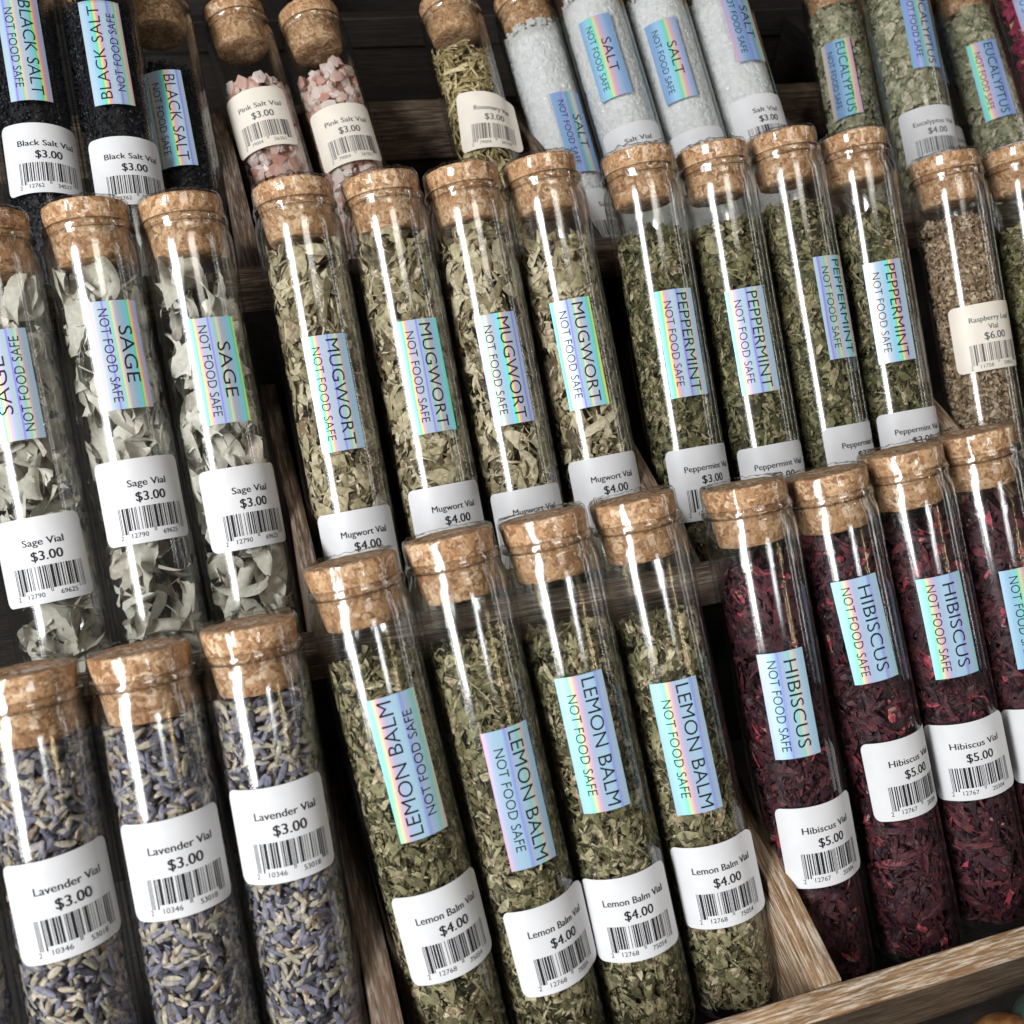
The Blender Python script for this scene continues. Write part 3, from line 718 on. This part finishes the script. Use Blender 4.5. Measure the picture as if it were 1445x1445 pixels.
# ------------------------------------------------------------------ the vials: key, kind, cork top (mm), axis, (name sticker depth, azimuth), upside, (price sticker depth, azimuth)
VIALS = [
    ('lav0', 'lavender', (-78.4, 174.6, -218.6), (-0.0037, 0.6820, 0.7313), None, 0, None),
    ('lav1', 'lavender', (-51.0, 175.2, -218.1), (-0.0037, 0.6820, 0.7313), None, 0, (55.3, 13)),
    ('lav2', 'lavender', (-24.0, 175.4, -217.8), (-0.0185, 0.6819, 0.7312), None, 0, (52.6, 5)),
    ('lav3', 'lavender', (3.1, 176.5, -216.7), (-0.0185, 0.6819, 0.7312), None, 0, (51.7, -2)),
    ('lem1', 'lemon', (31.1, 184.9, -208.3), (-0.0865, 0.6794, 0.7286), (54.1, 5), 1, (99.8, 6)),
    ('lem2', 'lemon', (58.1, 186.7, -206.5), (-0.0865, 0.6794, 0.7286), (71.3, 4), 0, (113.7, 10)),
    ('lem3', 'lemon', (85.2, 187.5, -205.7), (-0.0866, 0.6794, 0.7286), (62.2, -14), 0, (112.9, -12)),
    ('lem4', 'lemon', (112.4, 188.1, -205.1), (-0.0882, 0.6793, 0.7285), (70.0, -18), 0, (111.3, -11)),
    ('hib1', 'hibiscus', (147.6, 187.4, -205.8), (-0.0682, 0.6804, 0.7296), (63.6, -19), 0, (106.5, -5)),
    ('hib2', 'hibiscus', (174.9, 187.2, -206.0), (-0.0985, 0.6787, 0.7278), (46.4, -19), 0, (92.9, 2)),
    ('hib3', 'hibiscus', (201.8, 189.4, -203.8), (-0.1071, 0.6781, 0.7272), (53.6, -18), 0, (96.1, -20)),
    ('hib4', 'hibiscus', (228.9, 191.0, -202.2), (-0.1092, 0.6779, 0.7270), (58.2, -11), 0, (99.1, -15)),
    ('sage1', 'sage', (-52.5, 304.5, -170.0), (-0.0304, 0.7190, 0.6943), (50.9, 3), 1, (100.7, -1)),
    ('sage2', 'sage', (-24.5, 305.3, -169.2), (-0.0279, 0.7191, 0.6944), (46.7, 15), 0, (89.1, 10)),
    ('sage3', 'sage', (2.8, 305.2, -169.3), (-0.0294, 0.7190, 0.6944), (54.1, 11), 0, (95.2, 14)),
    ('mug1', 'mugwort', (37.1, 307.0, -167.6), (-0.0303, 0.7190, 0.6943), (67.1, -1), 0, (115.5, -1)),
    ('mug2', 'mugwort', (65.0, 307.1, -167.4), (-0.0393, 0.7188, 0.6941), (65.5, 3), 0, (112.1, 0)),
    ('mug3', 'mugwort', (92.1, 307.7, -166.8), (-0.0430, 0.7187, 0.6940), (66.9, -6), 0, (117.7, -8)),
    ('mug4', 'mugwort', (119.6, 308.8, -165.7), (-0.0493, 0.7185, 0.6938), (66.2, -15), 0, (112.6, -9)),
    ('pep1', 'peppermint', (155.3, 309.2, -165.3), (-0.0185, 0.7192, 0.6945), (67.3, -3), 0, (114.6, 2)),
    ('pep2', 'peppermint', (183.4, 309.3, -165.2), (-0.0319, 0.7190, 0.6943), (69.3, -15), 0, (117.5, -12)),
    ('pep3', 'peppermint', (211.4, 311.4, -163.0), (-0.0337, 0.7189, 0.6943), (64.3, 13), 0, (117.7, 12)),
    ('pep4', 'peppermint', (240.5, 310.2, -164.3), (-0.0276, 0.7191, 0.6944), (65.9, -20), 0, (113.9, -10)),
    ('rasp1', 'raspberry', (278.9, 303.1, -171.4), (-0.0271, 0.7191, 0.6944), None, 0, (68.9, -12)),
    ('rasp2', 'nettle', (312.1, 304.3, -170.2), (-0.0278, 0.7191, 0.6944), None, 0, None),
    ('black1', 'blacksalt', (-41.4, 429.6, -140.1), (-0.0158, 0.7985, 0.6017), (41.8, 7), 0, (81.1, 9)),
    ('black2', 'blacksalt', (-14.9, 429.5, -140.2), (-0.0157, 0.7985, 0.6017), (44.3, 5), 1, (87.2, 9)),
    ('black3', 'blacksalt', (5.0, 439.0, -156.8), (-0.0249, 0.8384, 0.5444), (59.8, -8), 0, (102.1, -10)),
    ('pink1', 'pinksalt', (35.0, 444.7, -166.0), (-0.0980, 0.8346, 0.5420), None, 0, (54.2, -16)),
    ('pink2', 'pinksalt', (64.5, 443.5, -167.2), (-0.0953, 0.8349, 0.5422), None, 0, (60.7, -8)),
    ('rosem', 'rosemary', (123.6, 446.1, -164.5), (-0.0478, 0.8377, 0.5440), None, 0, (62.4, 2)),
    ('salt1', 'salt', (156.4, 447.2, -163.5), (-0.0587, 0.8372, 0.5437), (71.3, 6), 0, (109.1, 26)),
    ('salt2', 'salt', (178.8, 442.8, -148.5), (-0.0586, 0.8372, 0.5437), (51.0, -28), 0, (93.7, -20)),
    ('salt3', 'salt', (208.0, 442.6, -148.7), (-0.0455, 0.8378, 0.5441), (53.2, -29), 0, (97.2, -24)),
    ('salt4', 'salt', (236.8, 439.6, -148.0), (-0.0345, 0.8382, 0.5443), (37.6, 2), 0, (83.0, -10)),
    ('euc1', 'eucalyptus', (314.3, 459.0, -163.9), (0.0902, 0.8353, 0.5424), (56.6, -44), 0, None),
    ('euc2', 'eucalyptus', (321.4, 430.5, -142.7), (0.0375, 0.7981, 0.6014), (40.7, -4), 0, (89.2, -19)),
    ('euc4', 'eucalyptus', (349.5, 461.7, -163.5), (0.0178, 0.8385, 0.5446), (44.1, 30), 0, (98.4, 15)),
    ('euc3', 'eucalyptus', (373.2, 442.6, -160.2), (-0.0115, 0.8386, 0.5446), (56.2, -30), 0, (101.2, -34)),
    ('rose', 'rose', (391.3, 432.8, -143.8), (-0.0920, 0.7952, 0.5993), (23.0, -41), 0, None),
]
TOP = dict(lav0=20, lav1=20, lav2=20, lav3=20, lem1=30, lem2=33, lem3=36, lem4=38, hib1=29, hib2=25, hib3=28, hib4=28, sage1=24, sage2=21, sage3=21,
           mug1=24, mug2=22, mug3=24, mug4=31, pep1=31, pep2=30, pep3=28, pep4=32, rasp1=25, rasp2=33, black1=20, black2=20, black3=36, pink1=38, pink2=31, rosem=29)
TILT = dict(lav1=3.0, rosem=-9, lem2=2, lem1=2, black1=-2, black2=-1, salt1=2, sage1=1)          # price sticker, degrees
FTILT = dict(hib2=2, lem1=1, euc3=-2)
LIFT = dict(lem1=0.5, lem2=1.1, lem3=0.5, lem4=0.9, hib1=0.6, hib3=0.6, rosem=1.6)
INFO = {
    'lavender': ('lavender_vial', 'dried_buds', 'lavender vials'), 'lemon': ('lemon_balm_vial', 'dried_leaves', 'lemon balm vials'),
    'hibiscus': ('hibiscus_vial', 'dried_petals', 'hibiscus vials'), 'sage': ('sage_vial', 'dried_leaves', 'sage vials'),
    'mugwort': ('mugwort_vial', 'dried_leaves', 'mugwort vials'), 'peppermint': ('peppermint_vial', 'dried_leaves', 'peppermint vials'),
    'raspberry': ('raspberry_leaf_vial', 'dried_leaves', None), 'nettle': ('herb_vial', 'dried_leaves', None),
    'blacksalt': ('black_salt_vial', 'salt_grains', 'black salt vials'), 'pinksalt': ('pink_salt_vial', 'salt_grains', 'pink salt vials'),
    'rosemary': ('rosemary_vial', 'dried_needles', None), 'salt': ('salt_vial', 'salt_grains', 'white salt vials'),
    'eucalyptus': ('eucalyptus_vial', 'dried_leaves', 'eucalyptus vials'), 'rose': ('rose_vial', 'dried_petals', None)}
LABEL = dict(
    lav0='lavender vial of which only a sliver shows in the bottom left corner',
    lav1='lavender vial at the left edge, its price sticker sitting crooked and lowest',
    lav2='lavender vial with a straight price sticker, second to the left of the brown divider',
    lav3='lavender vial beside the lemon balm, its price sticker the highest',
    lem1='lemon balm vial whose foil name sticker reads upward, next to the lavender',
    lem2='lemon balm vial with the lowest foil name sticker, second from the lavender',
    lem3='lemon balm vial second from the hibiscus, price sticker between its neighbours',
    lem4='lemon balm vial beside the pale wooden divider and the hibiscus',
    hib1='hibiscus vial nearest the pale wooden divider, with the lowest stickers',
    hib2='hibiscus vial whose price sticker wraps out of sight, second from the divider',
    hib3='hibiscus vial second from the right edge, price sticker fully readable',
    hib4='hibiscus vial cut off by the right edge of the photo',
    sage1='sage vial at the left edge, foil name sticker reading upward',
    sage2='middle sage vial, price sticker fully readable above the lavender cork',
    sage3='sage vial beside the divider and the mugwort, its sticker striped green and orange',
    mug1='mugwort vial beside the sage, leftmost and widest looking of the four',
    mug2='second mugwort vial from the sage, price just above a lemon balm cork',
    mug3='mugwort vial whose price line is hidden behind a cork, third from the sage',
    mug4='mugwort vial nearest the peppermint, least filled of the four',
    pep1='peppermint vial beside the mugwort, barcode showing beside a hibiscus cork',
    pep2='second peppermint vial from the mugwort, price half hidden by a cork',
    pep3='peppermint vial whose foil name sticker is turned away to the right',
    pep4='peppermint vial nearest the raspberry leaf, sticker with a yellow band',
    rasp1='vial of fine brown raspberry leaf with a cream price sticker',
    rasp2='vial of green herb behind the hibiscus at the right edge, no sticker showing',
    black1='black salt vial in the top left corner, foil sticker reading downward',
    black2='black salt vial whose foil sticker reads upward, middle of three',
    black3='black salt vial set lower beside the divider, its cork in view',
    pink1='pink salt vial beside the divider, its cream price sticker near the fill line',
    pink2='pink salt vial to the right of the other, sticker turned right',
    rosem='vial of rosemary needles standing alone with a peeling cream sticker',
    salt1='white salt vial lying lowest, next to the rosemary, cork showing',
    salt2='white salt vial second from the rosemary, price above a peppermint cork',
    salt3='white salt vial third from the rosemary, price hidden behind a cork',
    salt4='white salt vial nearest the eucalyptus, barcode showing above a cork',
    euc1='eucalyptus vial nearest the salt, foil sticker low and no price showing',
    euc2='eucalyptus vial lying on top with a readable white price sticker',
    euc3='eucalyptus vial beside the rose petals, pink tinged foil sticker',
    euc4='eucalyptus vial mostly hidden behind the one with the readable price',
    rose='vial of crimson rose petals in the top right corner')
for i, (key, kind, P, d, nl, flip, pl) in enumerate(VIALS):
    nm, part, grp = INFO[kind]
    root = bpy.data.objects.new(nm, None); COL.objects.link(root)
    root.empty_display_size = 0.01
    dv = Vector(d).normalized(); e1 = Vector((1, 0, 0)); e1 = (e1 - dv * e1.dot(dv)).normalized(); e2 = dv.cross(e1)
    root.matrix_world = Matrix(((e1.x, e2.x, dv.x, P[0] * MM), (e1.y, e2.y, dv.y, P[1] * MM), (e1.z, e2.z, dv.z, P[2] * MM), (0, 0, 0, 1)))
    root['label'] = LABEL[key]; root['category'] = 'vial'
    if grp: root['group'] = grp
    link('glass_tube', glass_me, root)
    ck = link('cork_stopper', cork_mes[i % 4], root); ck.rotation_euler = (0, 0, i * 2.4)
    fb = link('shrink_band', film_mes[(i * 3 + 1) % 4], root); fb.rotation_euler = (0, 0, i * 1.7)
    fl = link(part, filling(kind, TOP.get(key, 18.5), 100 + i), root); fl['kind'] = 'stuff'
    cream = kind in ('pinksalt', 'rosemary', 'raspberry')
    if nl: foil_sticker(kind, root, nl[0], nl[1], math.radians(FTILT.get(key, 0)), flip)
    if pl: price_sticker(kind, root, pl[0], pl[1], math.radians(TILT.get(key, 0)), LIFT.get(key, 0), 'cream_paper' if cream else 'white_paper',
                         'faded_ink' if key == 'rosem' else ('grey_ink' if kind in ('raspberry', 'eucalyptus', 'pinksalt') else 'ink'))
